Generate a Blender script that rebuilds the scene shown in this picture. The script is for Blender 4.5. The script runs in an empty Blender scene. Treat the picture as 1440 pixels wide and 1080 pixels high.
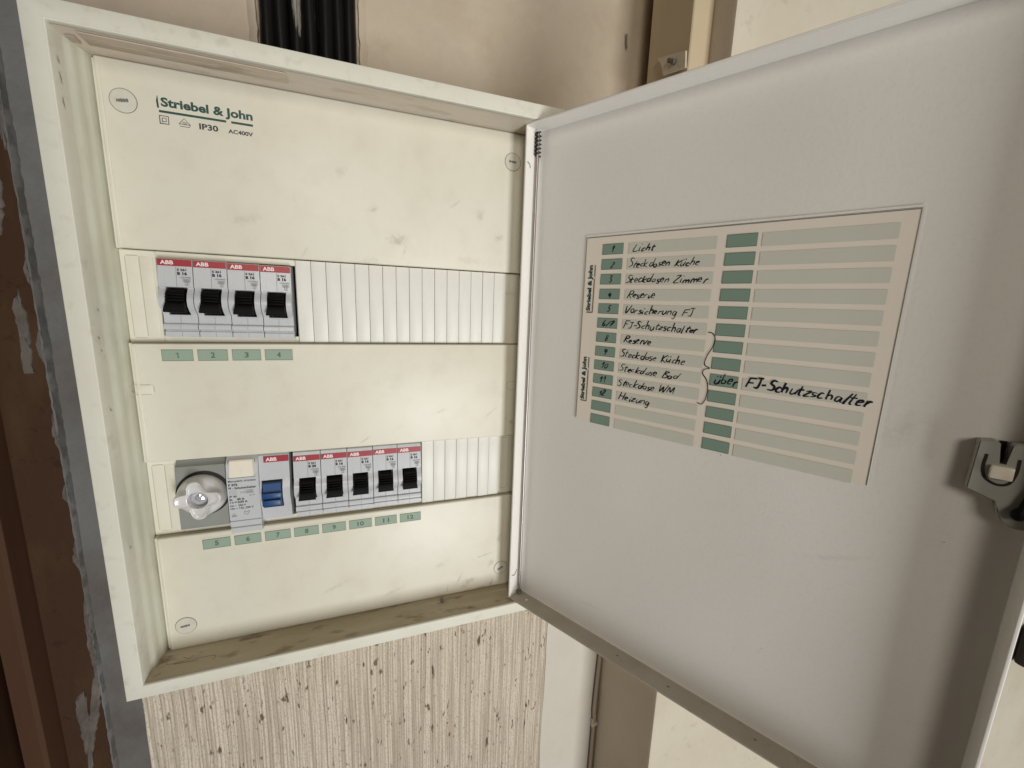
import bpy, bmesh, math, random
from mathutils import Vector, Matrix
random.seed(7)
S = bpy.context.scene
COL = S.collection
R_ = math.radians
# ------------------------------------------------------------------ camera
cam_d = bpy.data.cameras.new('camera'); cam = bpy.data.objects.new('camera', cam_d); COL.objects.link(cam)
cam.location = (0.03764834, -0.30982102, 0.02906218)
cam.rotation_euler = (1.38762669, -0.03543136, -0.34720630)
cam_d.sensor_fit = 'HORIZONTAL'; cam_d.sensor_width = 36.0; cam_d.lens = 586.344849 / 1440 * 36
cam_d.clip_start = 0.01; cam_d.clip_end = 50
S.camera = cam
# ------------------------------------------------------------------ light
w = bpy.data.worlds.new('World'); S.world = w; w.use_nodes = True
w.node_tree.nodes['Background'].inputs[0].default_value = (1.0, 0.86, 0.68, 1)
w.node_tree.nodes['Background'].inputs[1].default_value = 0.16
def area(name, loc, target, sx, sy, power, col):
    d = bpy.data.lights.new(name, 'AREA'); d.shape = 'RECTANGLE'; d.size = sx; d.size_y = sy; d.energy = power; d.color = col
    o = bpy.data.objects.new(name, d); COL.objects.link(o); o.location = loc
    o.rotation_euler = (Vector(target) - Vector(loc)).to_track_quat('-Z', 'Y').to_euler()
    return o
area('window_light', (0.66, -2.2, -0.90), (0.1, 0, -0.1), 0.55, 1.1, 40, (0.97, 0.99, 1.0))
sd = bpy.data.lights.new('fill_spot', 'SPOT'); sd.energy = 42; sd.color = (1.0, 0.93, 0.82); sd.shadow_soft_size = 0.30  # added fill lamp, no such source in the room
sd.spot_size = R_(45); sd.spot_blend = 1.0  # soft cone edge shaped to leave the door's lower right darker
so = bpy.data.objects.new('fill_spot', sd); COL.objects.link(so); so.location = (-0.25, -1.6, 0.45)
so.rotation_euler = (Vector((0.05, 0, 0.04)) - Vector(so.location)).to_track_quat('-Z', 'Y').to_euler()
S.view_settings.view_transform = 'Standard'; S.view_settings.look = 'None'
S.view_settings.exposure = 0.0; S.view_settings.gamma = 1.0
S.render.resolution_x = 1024; S.render.resolution_y = 768
S.cycles.max_bounces = 8; S.cycles.diffuse_bounces = 5

# ------------------------------------------------------------------ material helpers
def nt(m): return m.node_tree.nodes, m.node_tree.links
def srgb(r, g, b):
    f = lambda c: (c / 255 / 12.92) if c / 255 <= 0.04045 else ((c / 255 + 0.055) / 1.055) ** 2.4
    return (f(r), f(g), f(b), 1)
def smudge_group():
    g = bpy.data.node_groups.new('smudge', 'ShaderNodeTree')
    it = g.interface
    for n, t in (('Vector', 'NodeSocketVector'), ('Center', 'NodeSocketVector'), ('Angle', 'NodeSocketFloat'), ('Scale', 'NodeSocketVector'), ('Strength', 'NodeSocketFloat'), ('Prev', 'NodeSocketFloat')):
        it.new_socket(n, in_out='INPUT', socket_type=t)
    it.new_socket('Fac', in_out='OUTPUT', socket_type='NodeSocketFloat')
    N, L = g.nodes, g.links
    i = N.new('NodeGroupInput'); o = N.new('NodeGroupOutput')
    sub = N.new('ShaderNodeVectorMath'); sub.operation = 'SUBTRACT'
    L.new(i.outputs['Vector'], sub.inputs[0]); L.new(i.outputs['Center'], sub.inputs[1])
    rot = N.new('ShaderNodeVectorRotate'); rot.rotation_type = 'Y_AXIS'
    L.new(sub.outputs[0], rot.inputs['Vector']); L.new(i.outputs['Angle'], rot.inputs['Angle'])
    mul = N.new('ShaderNodeVectorMath'); mul.operation = 'MULTIPLY'
    L.new(rot.outputs[0], mul.inputs[0]); L.new(i.outputs['Scale'], mul.inputs[1])
    ln = N.new('ShaderNodeVectorMath'); ln.operation = 'LENGTH'; L.new(mul.outputs[0], ln.inputs[0])
    no = N.new('ShaderNodeTexNoise'); no.inputs['Scale'].default_value = 330; no.inputs['Detail'].default_value = 5; no.inputs['Roughness'].default_value = 0.65
    L.new(i.outputs['Vector'], no.inputs['Vector'])
    a = N.new('ShaderNodeMath'); a.operation = 'MULTIPLY_ADD'; L.new(no.outputs[0], a.inputs[0]); a.inputs[1].default_value = 2.4; a.inputs[2].default_value = -1.2
    b = N.new('ShaderNodeMath'); b.operation = 'ADD'; L.new(ln.outputs['Value'], b.inputs[0]); L.new(a.outputs[0], b.inputs[1])
    mr = N.new('ShaderNodeMapRange'); mr.interpolation_type = 'SMOOTHSTEP'
    mr.inputs[1].default_value = 1.2; mr.inputs[2].default_value = -0.55; mr.inputs[3].default_value = 0; mr.inputs[4].default_value = 1
    L.new(b.outputs[0], mr.inputs[0])
    m = N.new('ShaderNodeMath'); m.operation = 'MULTIPLY'; L.new(mr.outputs[0], m.inputs[0]); L.new(i.outputs['Strength'], m.inputs[1])
    x = N.new('ShaderNodeMath'); x.operation = 'MAXIMUM'; L.new(m.outputs[0], x.inputs[0]); L.new(i.outputs['Prev'], x.inputs[1])
    L.new(x.outputs[0], o.inputs[0])
    return g
SM = smudge_group()
STR = 1.35
def mat(name, col, rough=0.5, metal=0.0, var=None, bump=None, spots=None, smudges=None, smudge_col=None, streak=None, spec=0.5, coat=0.0):
    """var: list of (scale, amount, colour, lo, hi) noise layers mixed in; bump: (scale, strength, distance);
    spots: (scale, threshold, colour); smudges: [(x,z,angle,len,wid,strength)] in mm"""
    m = bpy.data.materials.new(name); m.use_nodes = True
    N, L = nt(m); bs = N['Principled BSDF']
    bs.inputs['Base Color'].default_value = col; bs.inputs['Roughness'].default_value = rough
    bs.inputs['Metallic'].default_value = metal; bs.inputs['Specular IOR Level'].default_value = spec
    bs.inputs['Coat Weight'].default_value = coat
    tc = N.new('ShaderNodeTexCoord'); src = tc.outputs['Object']
    cur = None
    def mix(fac, c2):
        nonlocal cur
        mx = N.new('ShaderNodeMix'); mx.data_type = 'RGBA'
        L.new(fac, mx.inputs[0])
        if cur is None: mx.inputs[6].default_value = col
        else: L.new(cur, mx.inputs[6])
        mx.inputs[7].default_value = c2; cur = mx.outputs[2]
    for v in (var or []):
        sc, amt, c2, lo, hi = v[:5]
        no = N.new('ShaderNodeTexNoise'); no.inputs['Scale'].default_value = sc; no.inputs['Detail'].default_value = 6; no.inputs['Roughness'].default_value = 0.6
        if len(v) > 5:
            mp = N.new('ShaderNodeMapping'); mp.inputs['Scale'].default_value = v[5]; L.new(src, mp.inputs[0]); L.new(mp.outputs[0], no.inputs['Vector'])
        else: L.new(src, no.inputs['Vector'])
        mr = N.new('ShaderNodeMapRange'); mr.inputs[1].default_value = lo; mr.inputs[2].default_value = hi; mr.inputs[3].default_value = 0; mr.inputs[4].default_value = amt
        L.new(no.outputs[0], mr.inputs[0]); mix(mr.outputs[0], c2)
    if smudges:
        prev = None
        for (x, z, an, ln, wd, st) in smudges:
            g = N.new('ShaderNodeGroup'); g.node_tree = SM
            L.new(src, g.inputs['Vector'])
            g.inputs['Center'].default_value = (x / 1000, 0, z / 1000); g.inputs['Angle'].default_value = R_(an)
            g.inputs['Scale'].default_value = (1000 / ln, 0, 1000 / wd); g.inputs['Strength'].default_value = st * STR
            if prev is not None: L.new(prev, g.inputs['Prev'])
            else: g.inputs['Prev'].default_value = 0
            prev = g.outputs[0]
        mix(prev, smudge_col)
    if cur is not None: L.new(cur, bs.inputs['Base Color'])
    if bump:
        no = N.new('ShaderNodeTexNoise'); no.inputs['Scale'].default_value = bump[0]; no.inputs['Detail'].default_value = 4
        if len(bump) > 3:
            mp = N.new('ShaderNodeMapping'); mp.inputs['Scale'].default_value = bump[3]; L.new(src, mp.inputs[0]); L.new(mp.outputs[0], no.inputs['Vector'])
        else: L.new(src, no.inputs['Vector'])
        bp = N.new('ShaderNodeBump'); bp.inputs['Strength'].default_value = bump[1]; bp.inputs['Distance'].default_value = bump[2]
        L.new(no.outputs[0], bp.inputs['Height']); L.new(bp.outputs[0], bs.inputs['Normal'])
    return m

# scuffs on the cover plate (x, z, angle, length, width, strength), mm
sm = [(-5, 139, 30, 5, 3, .35), (14, 118, 20, 5, 2.5, .45), (30, 100, 10, 8, 4.5, .6), (34, 92, 70, 5, 1.2, .35), (88, 122, 60, 5, 3, .4), (70, 128, 40, 8, 1.0, .3), (102, 108, 20, 4, 3, .4),
      (-38, 72, 45, 5, .8, .55), (-46, 78, -50, 4, .7, .4), (44, 76, -40, 5, 1, .4), (54, 70, 60, 3, 2, .35), (128, 95, 30, 3, 3, .3), (-60, 105, 10, 9, 4, .3), (112, 68, 0, 8, 2, .3),
      (6, -40, 30, 6, 1, .4), (100, -25, 40, 7, 1.2, .35), (117, -34, 70, 3, 2, .5), (20, -52, 0, 10, 3, .3), (52, -62, 20, 9, 3, .45), (72, -64, 0, 9, 3, .5), (96, -60, 40, 5, 2, .5), (105, -66, 80, 3, 2, .45), (-30, -60, 0, 8, 1.2, .3), (60, -22, 20, 8, 2, .3),
      (97, -150, 12, 12, 1.2, .4), (110, -136, 80, 6, 2, .5), (104, -158, 20, 5, 3, .45), (84, -172, 35, 8, 3, .65), (94, -180, 10, 6, 2, .6), (76, -168, 60, 7, 1.2, .5), (104, -178, 70, 6, 1.5, .5), (60, -152, 30, 6, 3, .35), (70, -186, 0, 10, 2, .3), (22, -168, 20, 12, 2, .3), (-20, -155, 20, 14, 2, .25), (-10, -190, 20, 14, 3, .25), (40, -200, 10, 14, 2, .3), (126, -155, 60, 4, 2, .4), (66, -175, 80, 4, 1, .5),
      (-28, 88, 60, 5, 1.2, .3), (120, 80, 45, 3, 2, .3), (10, 84, 15, 10, 5, .28), (80, 90, 0, 12, 4, .25), (-50, 62, 30, 8, 1.5, .3)]
DSM = [(60, 110, 20, 9, .9, .2), (215, 105, 10, 5, .8, .25), (225, -60, 40, 9, 1.6, .2), (232, 10, 80, 12, 3, .25), (30, -150, 50, 8, .8, .2), (160, -160, 20, 8, .9, .2), (20, 60, 80, 12, .8, .2), (120, -110, 65, 9, .7, .2)]
CREAM = (.685, .66, .555, 1)
M = {}
M['cover'] = mat('cover_plastic', CREAM, .42, var=[(14, .45, (.63, .57, .43, 1), .42, .75), (55, .35, (.55, .52, .43, 1), .5, .8), (260, .12, (.5, .46, .38, 1), .55, .75)], bump=(25, .10, .002),
                 smudges=sm, smudge_col=(.34, .31, .235, 1))
M['strip'] = mat('strip_plastic', (.71, .70, .64, 1), .45, var=[(40, .35, (.62, .60, .50, 1), .45, .75), (300, .15, (.5, .47, .4, 1), .55, .8)])
M['frame'] = mat('frame_paint', (.735, .725, .63, 1), .38, var=[(18, .45, (.66, .62, .50, 1), .42, .7), (120, .35, (.45, .40, .30, 1), .56, .74)], bump=(60, .06, .001))
M['trough'] = mat('aged_inner_paint', (.68, .68, .565, 1), .4, var=[(30, .55, (.56, .54, .40, 1), .42, .7), (90, .4, (.44, .40, .30, 1), .55, .75, (1, 1, .25))], bump=(60, .1, .001))
M['ledge'] = mat('dirty_ledge_paint', (.50, .43, .31, 1), .6, var=[(24, .65, (.32, .25, .155, 1), .38, .60, (.3, 1, 1)), (120, .8, (.15, .10, .055, 1), .56, .70, (.35, 1, 1))], bump=(150, .2, .001))
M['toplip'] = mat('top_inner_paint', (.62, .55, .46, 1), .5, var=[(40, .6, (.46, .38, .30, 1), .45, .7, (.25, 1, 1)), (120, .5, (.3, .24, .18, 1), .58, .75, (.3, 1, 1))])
M['seal'] = mat('old_tape', (.42, .34, .26, 1), .6, var=[(60, .6, (.58, .5, .4, 1), .4, .6, (.2, 1, 1)), (200, .6, (.2, .15, .1, 1), .5, .7, (.2, 1, 1))])
M['door'] = mat('door_paint', (.79, .765, .72, 1), .38, var=[(9, .35, (.73, .695, .64, 1), .4, .7), (500, .10, (.48, .46, .43, 1), .5, .7)], bump=(700, .17, .0004), smudges=DSM, smudge_col=(.40, .38, .35, 1))
M['dusty_shaded'] = mat('dusty_shaded_door_edge', (.42, .385, .32, 1), .6, var=[(30, .5, (.33, .29, .22, 1), .4, .65), (160, .6, (.22, .17, .11, 1), .6, .72)])  # dust plus painted shade: keeps the upward-facing bottom flange dark
M['grey_plastic'] = mat('breaker_plastic', (.50, .515, .53, 1), .38, var=[(120, .35, (.42, .415, .39, 1), .45, .7)], coat=.1)
M['grey_light'] = mat('breaker_label_plastic', (.50, .515, .525, 1), .35, var=[(150, .3, (.43, .425, .4, 1), .45, .7)], coat=.1)
M['red'] = mat('red_band', (.33, .012, .022, 1), .4)
M['black'] = mat('black_plastic', (.004, .004, .004, 1), .6, spec=.12)
M['dark'] = mat('dark_void', (.012, .010, .009, 1), .8)
M['seam'] = mat('seam_shadow_gap', (.16, .15, .14, 1), .8)
M['groove'] = mat('dark_groove', (.42, .38, .28, 1), .8)  # dark tone for grooves, chips and the painted shade on the steps
M['blue'] = mat('blue_plastic', (.009, .058, .185, 1), .4)
M['white_print'] = mat('white_print', (.82, .74, .72, 1), .5)
M['print'] = mat('black_print', (.03, .03, .035, 1), .6)
M['print_grey'] = mat('grey_print', (.16, .16, .17, 1), .6)
M['green_print'] = mat('dark_green_print', (.006, .055, .045, 1), .5)
M['tag'] = mat('green_tag', (.26, .35, .27, 1), .6, var=[(200, .4, (.30, .35, .27, 1), .4, .7)])
M['tag_rim'] = mat('tag_outline', (.10, .14, .10, 1), .6)
M['tag_film'] = mat('tag_film', (.66, .62, .50, 1), .3)
M['tag_num'] = mat('tag_number', (.075, .13, .085, 1), .6)
M['testbutton'] = mat('cream_button', (.78, .72, .60, 1), .4)
M['fusegrey'] = mat('fuse_base_grey', (.25, .26, .235, 1), .35, var=[(60, .4, (.20, .20, .175, 1), .4, .7)])
M['knob'] = mat('knob_porcelain', (.64, .63, .62, 1), .3, var=[(90, .5, (.46, .42, .37, 1), .45, .7)], coat=.3)
M['glass'] = mat('fuse_window', (.75, .76, .8, 1), .06, metal=.6)
M['steel'] = mat('rod_steel', (.36, .34, .32, 1), .42, metal=1.0, var=[(300, .6, (.22, .19, .17, 1), .5, .7, (1, 1, .1))])
M['spring'] = mat('spring_steel', (.06, .055, .055, 1), .35, metal=.8)
M['paper'] = mat('chart_paper', (.80, .73, .63, 1), .6, var=[(30, .25, (.74, .66, .55, 1), .4, .7)], bump=(40, .08, .001), coat=.15)
M['bar'] = mat('chart_bar_print', (.60, .595, .515, 1), .6, var=[(60, .2, (.55, .545, .46, 1), .4, .7)], coat=.15)
M['cell'] = mat('chart_green_print', (.20, .29, .235, 1), .6, var=[(80, .3, (.22, .30, .24, 1), .4, .7)], coat=.15)
M['ink'] = mat('pen_ink', (.012, .010, .022, 1), .4)
M['pinkish'] = mat('print_red_edge', (.45, .12, .09, 1), .6)
M['latch'] = mat('latch_plastic', (.33, .325, .29, 1), .4)
M['screwcap'] = mat('screw_cap', (.58, .56, .48, 1), .4, var=[(200, .5, (.5, .46, .36, 1), .45, .7)])
M['cable'] = mat('black_cable', (.006, .005, .005, 1), .38, spec=.25, var=[(90, .8, (.34, .31, .27, 1), .66, .72, (1, 1, .10))], bump=(120, .4, .001, (1, 1, .2)))
M['wall'] = mat('wall_paint', (.50, .42, .325, 1), .8, var=[(7, .6, (.56, .47, .34, 1), .4, .62), (22, .45, (.42, .33, .24, 1), .5, .7), (60, .3, (.40, .32, .24, 1), .55, .75), (160, .3, (.60, .52, .42, 1), .55, .75)], bump=(90, .3, .002))
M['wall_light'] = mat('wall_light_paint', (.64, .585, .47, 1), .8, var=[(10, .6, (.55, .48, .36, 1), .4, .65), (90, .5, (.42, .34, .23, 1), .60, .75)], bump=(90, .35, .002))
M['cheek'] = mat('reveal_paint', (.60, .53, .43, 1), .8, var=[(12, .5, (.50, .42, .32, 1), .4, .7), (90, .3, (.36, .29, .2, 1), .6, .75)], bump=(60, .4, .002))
M['white_wall'] = mat('white_wall_paint', (.60, .56, .485, 1), .8, var=[(12, .5, (.53, .48, .40, 1), .4, .7), (120, .4, (.5, .44, .35, 1), .62, .75)], bump=(70, .3, .002))
M['trunk'] = mat('post_paint', (.56, .46, .31, 1), .6, var=[(40, .4, (.48, .38, .25, 1), .4, .7)], bump=(60, .2, .001, (1, 1, .2)))
M['bracket'] = mat('bracket_paint', (.62, .56, .44, 1), .5, var=[(200, .4, (.4, .33, .24, 1), .5, .7)])
M['grey_wall'] = mat('grey_plaster', (.155, .152, .145, 1), .85, var=[(9, .8, (.10, .083, .07, 1), .45, .65), (150, .5, (.10, .09, .08, 1), .66, .72)], bump=(150, .5, .002))
M['brown'] = mat('brown_varnish', (.036, .015, .007, 1), .5, spec=.2, var=[(40, .7, (.018, .007, .004, 1), .42, .65, (1, 1, .12)), (14, .4, (.06, .028, .015, 1), .5, .8)], bump=(150, .3, .001, (1, 1, .1)))
M['brown_bead'] = mat('brown_bead_varnish', (.085, .040, .022, 1), .45, spec=.2, var=[(60, .6, (.07, .035, .02, 1), .4, .65, (1, 1, .1))])
M['brown_flat'] = mat('brown_board', (.052, .024, .011, 1), .6, spec=.2, var=[(30, .7, (.085, .048, .024, 1), .5, .72, (1, 1, .3)), (120, .4, (.015, .008, .004, 1), .6, .7)], bump=(120, .3, .001))
M['plaster'] = mat('plaster_smear', (.13, .11, .095, 1), .9, var=[(120, .5, (.22, .195, .17, 1), .5, .7), (60, .6, (.06, .045, .032, 1), .45, .65)], bump=(200, .8, .002))
M['thin_cable'] = mat('thin_cable', (.48, .40, .31, 1), .5)

# wallpaper: woven cords with dark flecks
def wallpaper_mat():
    m = mat('cord_wallpaper', (.56, .50, .42, 1), .85)
    N, L = nt(m); bs = N['Principled BSDF']; tc = N.new('ShaderNodeTexCoord')
    def noise(scale, vec, det=3):
        mp = N.new('ShaderNodeMapping'); mp.inputs['Scale'].default_value = vec; L.new(tc.outputs['Object'], mp.inputs[0])
        n = N.new('ShaderNodeTexNoise'); n.inputs['Scale'].default_value = scale; n.inputs['Detail'].default_value = det; L.new(mp.outputs[0], n.inputs['Vector']); return n.outputs[0]
    def ramp(src, lo, hi):
        r = N.new('ShaderNodeMapRange'); r.inputs[1].default_value = lo; r.inputs[2].default_value = hi; L.new(src, r.inputs[0]); return r.outputs[0]
    def mix(f, a, b):
        x = N.new('ShaderNodeMix'); x.data_type = 'RGBA'; L.new(f, x.inputs[0])
        if isinstance(a, tuple): x.inputs[6].default_value = a
        else: L.new(a, x.inputs[6])
        x.inputs[7].default_value = b; return x.outputs[2]
    c = mix(ramp(noise(420, (1, 1, .015)), .44, .56), (.65, .575, .47, 1), (.47, .40, .31, 1))
    c = mix(ramp(noise(900, (1, 1, .5)), .5, .75), c, (.36, .30, .24, 1))
    c = mix(ramp(noise(210, (1.1, 1, .42), 3), .66, .72), c, (.17, .12, .075, 1))
    c = mix(ramp(noise(95, (1.7, 1, .42), 5), .655, .70), c, (.13, .09, .055, 1))
    L.new(c, bs.inputs['Base Color'])
    return m
M['wallpaper'] = wallpaper_mat()

# ------------------------------------------------------------------ object helpers
def tag(o, label=None, cat=None, group=None, kind=None):
    if label: o['label'] = label
    if cat: o['category'] = cat
    if group: o['group'] = group
    if kind: o['kind'] = kind
    return o
def empty(name, loc_mm, label, cat, group=None):
    o = bpy.data.objects.new(name, None); COL.objects.link(o); o.empty_display_size = .01
    o.location = [c / 1000 for c in loc_mm]
    return tag(o, label, cat, group)
ORG = {}
def origin(p):
    v = Vector((0, 0, 0)); 
    while p is not None: v += p.location; p = p.parent
    return v
class MB:
    def __init__(s): s.bm = bmesh.new()
    def box(s, x0, x1, y0, y1, z0, z1, bev=0, seg=2, mi=0):
        vs = [s.bm.verts.new((x, y, z)) for x in (x0, x1) for y in (y0, y1) for z in (z0, z1)]
        F = [(0, 1, 3, 2), (4, 6, 7, 5), (0, 4, 5, 1), (2, 3, 7, 6), (0, 2, 6, 4), (1, 5, 7, 3)]
        fs = [s.bm.faces.new([vs[i] for i in f]) for f in F]
        for f in fs: f.material_index = mi
        if bev:
            es = {e for f in fs for e in f.edges}
            r = bmesh.ops.bevel(s.bm, geom=list(es), offset=bev, segments=seg, profile=.5, affect='EDGES', clamp_overlap=True)
            for f in r['faces']: f.material_index = mi
        return s
    def quad(s, pts, mi=0):
        f = s.bm.faces.new([s.bm.verts.new(p) for p in pts]); f.material_index = mi; return s
    def loft(s, rings, mi=0, closed=True, caps=(False, False)):
        R = [[s.bm.verts.new(p) for p in r] for r in rings]; n = len(rings[0])
        for a, b in zip(R, R[1:]):
            for i in range(n if closed else n - 1):
                j = (i + 1) % n
                f = s.bm.faces.new((a[i], a[j], b[j], b[i])); f.material_index = mi
        if caps[0]: s.bm.faces.new(R[0][::-1]).material_index = mi
        if caps[1]: s.bm.faces.new(R[-1]).material_index = mi
        return s
    def disc(s, cx, cz, y, r, seg=28, mi=0, rz=None):
        s.quad([(cx + r * math.cos(2 * math.pi * i / seg), y, cz + (rz or r) * math.sin(2 * math.pi * i / seg)) for i in range(seg)], mi); return s
    def turned(s, cx, cz, prof, seg=32, mi=0, cap=True):
        """prof: list of (radius, y) around an axis along Y"""
        s.loft([[(cx + r * math.cos(2 * math.pi * i / seg), y, cz + r * math.sin(2 * math.pi * i / seg)) for i in range(seg)] for r, y in prof], mi, True, (False, cap)); return s
    def tube(s, pts, r, seg=12, mi=0, caps=True):
        rings = []
        P = [Vector(p) for p in pts]
        for i, p in enumerate(P):
            d = (P[min(i + 1, len(P) - 1)] - P[max(i - 1, 0)]).normalized()
            a = d.orthogonal().normalized() if i == 0 else (a - d * a.dot(d)).normalized()
            b = d.cross(a); rr = r[i] if isinstance(r, (list, tuple)) else r
            rings.append([tuple(p + (a * math.cos(t) + b * math.sin(t)) * rr) for t in [2 * math.pi * k / seg for k in range(seg)]])
        s.loft(rings, mi, True, (caps, caps)); return s
    def mesh(s, name, mats, smooth=None, xf=None):
        bm = s.bm
        if xf is not None: bmesh.ops.transform(bm, matrix=xf, verts=bm.verts)
        bmesh.ops.scale(bm, vec=(.001, .001, .001), verts=bm.verts)
        bmesh.ops.recalc_face_normals(bm, faces=bm.faces)
        me = bpy.data.meshes.new(name); bm.to_mesh(me); bm.free()
        for m in (mats if isinstance(mats, (list, tuple)) else [mats]): me.materials.append(m)
        if smooth is not None:
            me.shade_smooth() if hasattr(me, 'shade_smooth') else None
            try: me.set_sharp_from_angle(angle=R_(smooth))
            except Exception: pass
        return me
    def build(s, name, mats, parent=None, smooth=None, xf=None):
        """vertices are in world mm; stored relative to the parent's place"""
        if parent is not None:
            o0 = origin(parent) * 1000
            t = Matrix.Translation(-o0); xf = t if xf is None else t @ xf
        return link(name, s.mesh(name, mats, smooth, xf), parent)
def link(name, me, parent=None):
    o = bpy.data.objects.new(name, me); COL.objects.link(o)
    if parent is not None: o.parent = parent
    return o

def text_verts(body, bold=0.0):
    c = bpy.data.curves.new('t', 'FONT'); c.body = body; c.size = 1; c.fill_mode = 'FRONT'; c.resolution_u = 3; c.offset = bold
    o = bpy.data.objects.new('t', c); COL.objects.link(o)
    bpy.context.view_layer.update()
    me = bpy.data.meshes.new_from_object(o.evaluated_get(bpy.context.evaluated_depsgraph_get()))
    V = [(v.co.x, v.co.y) for v in me.vertices]; F = [tuple(p.vertices) for p in me.polygons]
    bpy.data.objects.remove(o); bpy.data.curves.remove(c); bpy.data.meshes.remove(me)
    return V, F
_tc = {}
def add_text(mb, body, u0, v0, wd, ht, frame, bold=0.0, mi=0, shear=0):
    """fits the text into u0..u0+wd, v0..v0+ht (ht = bbox height); frame(u,v) -> 3D mm"""
    k = (body, bold)
    if k not in _tc: _tc[k] = text_verts(body, bold)
    V, F = _tc[k]
    if not V: return
    xs = [v[0] for v in V]; ys = [v[1] for v in V]; x0, x1, y0, y1 = min(xs), max(xs), min(ys), max(ys)
    vs = [mb.bm.verts.new(frame(u0 + (x - x0) / (x1 - x0) * wd + shear * (y - y0), v0 + (y - y0) / (y1 - y0) * ht)) for x, y in V]
    for f in F:
        try: mb.bm.faces.new([vs[i] for i in f]).material_index = mi
        except ValueError: pass
def fr_front(y): return lambda u, v: (u, y, v)
def ribbon(mb, pts, wd, frame, mi=0):
    P = [Vector((a, b)) for a, b in pts]
    if len(P) < 2: return
    L_, R2 = [], []
    for i, p in enumerate(P):
        d = P[min(i + 1, len(P) - 1)] - P[max(i - 1, 0)]
        if d.length < 1e-9: d = Vector((1, 0))
        d.normalize(); n = Vector((-d.y, d.x)); h = (wd[i] if isinstance(wd, list) else wd) / 2
        L_.append(mb.bm.verts.new(frame(*(p + n * h)))); R2.append(mb.bm.verts.new(frame(*(p - n * h))))
    for i in range(len(P) - 1): mb.bm.faces.new((L_[i], L_[i + 1], R2[i + 1], R2[i])).material_index = mi
def smooth_pts(pts, n=5):
    if len(pts) < 3: return pts
    P = [Vector(p) for p in pts]; P = [P[0] * 2 - P[1]] + P + [P[-1] * 2 - P[-2]]; out = []
    for i in range(1, len(P) - 2):
        for k in range(n):
            t = k / n; a, b, c, d = P[i - 1], P[i], P[i + 1], P[i + 2]
            out.append(tuple(.5 * ((2 * b) + (c - a) * t + (2 * a - 5 * b + 4 * c - d) * t * t + (3 * b - a - 3 * c + d) * t ** 3)))
    out.append(tuple(P[-2])); return out

# ================================================================== SETTING
YW = 60.0
# back wall: one gently uneven sheet, reaching well past the frame
def sheet(name, x0, x1, z0, z1, y, m, nx=60, nz=90, amp=.7, parent=None, edge_round=0):
    mb = MB(); rnd = random.Random(hash(name) % 1000); ph = [rnd.uniform(0, 6) for _ in range(4)]
    V = [[mb.bm.verts.new((x0 + (x1 - x0) * i / nx, y + amp * (math.sin(x0 / 40 + i * .13 + ph[0]) * math.sin(j * .11 + ph[1]) + .4 * math.sin(i * .41 + ph[2] + j * .23)), z0 + (z1 - z0) * j / nz)) for j in range(nz + 1)] for i in range(nx + 1)]
    for i in range(nx):
        for j in range(nz): mb.bm.faces.new((V[i][j], V[i + 1][j], V[i + 1][j + 1], V[i][j + 1]))
    return mb.build(name, m, parent, smooth=60)
wall = sheet('wall_back', -160, 303, -180, 900, YW, M['wall']); tag(wall, kind='structure')
wl = MB(); wl.box(222, 303, YW - 1.2, YW + 20, -900, -180, 0)
# the lower wall right of the wallpaper, painted whitish, curving into the corner
lw = sheet('wall_lower', 215, 303, -900, -180, YW - .6, M['white_wall'], 30, 80, .8); tag(lw, kind='structure')
wl.bm.free()
gw = sheet('wall_plaster_strip', -170, -128, -900, 900, YW - 2.2, M['grey_wall'], 14, 160, .9); tag(gw, kind='structure')
# narrow side wall facing left and the lit wall beyond its outer corner
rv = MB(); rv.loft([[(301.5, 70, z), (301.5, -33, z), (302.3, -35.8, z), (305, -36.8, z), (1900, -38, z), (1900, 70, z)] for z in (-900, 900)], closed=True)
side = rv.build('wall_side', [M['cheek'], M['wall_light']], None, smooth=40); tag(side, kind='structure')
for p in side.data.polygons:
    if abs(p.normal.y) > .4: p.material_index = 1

# wallpaper below the box: cords in real relief
def build_wallpaper():
    mb = MB(); x0, x1, z0, z1 = -136.0, 224.6, -900.0, -215.0
    rnd = random.Random(3); xs = []; x = x0
    cords = []
    while x < x1:
        p = rnd.choice([2.0, 2.3, 2.6, 3.0, 3.4]); cords.append((x, p, rnd.uniform(.5, .95))); x += p
    nz = 90; rows = [z0 + (z1 - z0) * (j / nz) ** .8 for j in range(nz + 1)]
    prof = []
    for (x, p, h) in cords:
        prof += [(x, 0), (x + p * .25, h * .7), (x + p * .5, h), (x + p * .75, h * .7)]
    prof = [(min(a, x1), b) for a, b in prof] + [(x1, 0), (x1 + .1, -1.2)]
    prof = [(x0 - .1, -1.2)] + prof
    V = []
    for (x, h) in prof:
        edge = (x < x0 + .5)
        V.append([mb.bm.verts.new((x + .45 * math.sin(z * .045 + .03 * x) + .12 * math.sin(z * .13 + x * .02) + 0.0, YW - 4.6 - h + .8 * math.sin(z * .02 + x * .02), z)) for z in rows])
    for a, b in zip(V, V[1:]):
        for j in range(nz): mb.bm.faces.new((a[j], b[j], b[j + 1], a[j + 1]))
    o = mb.build('wallpaper', M['wallpaper'], None, smooth=50)
    tag(o, kind='structure'); return o
build_wallpaper()

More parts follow.
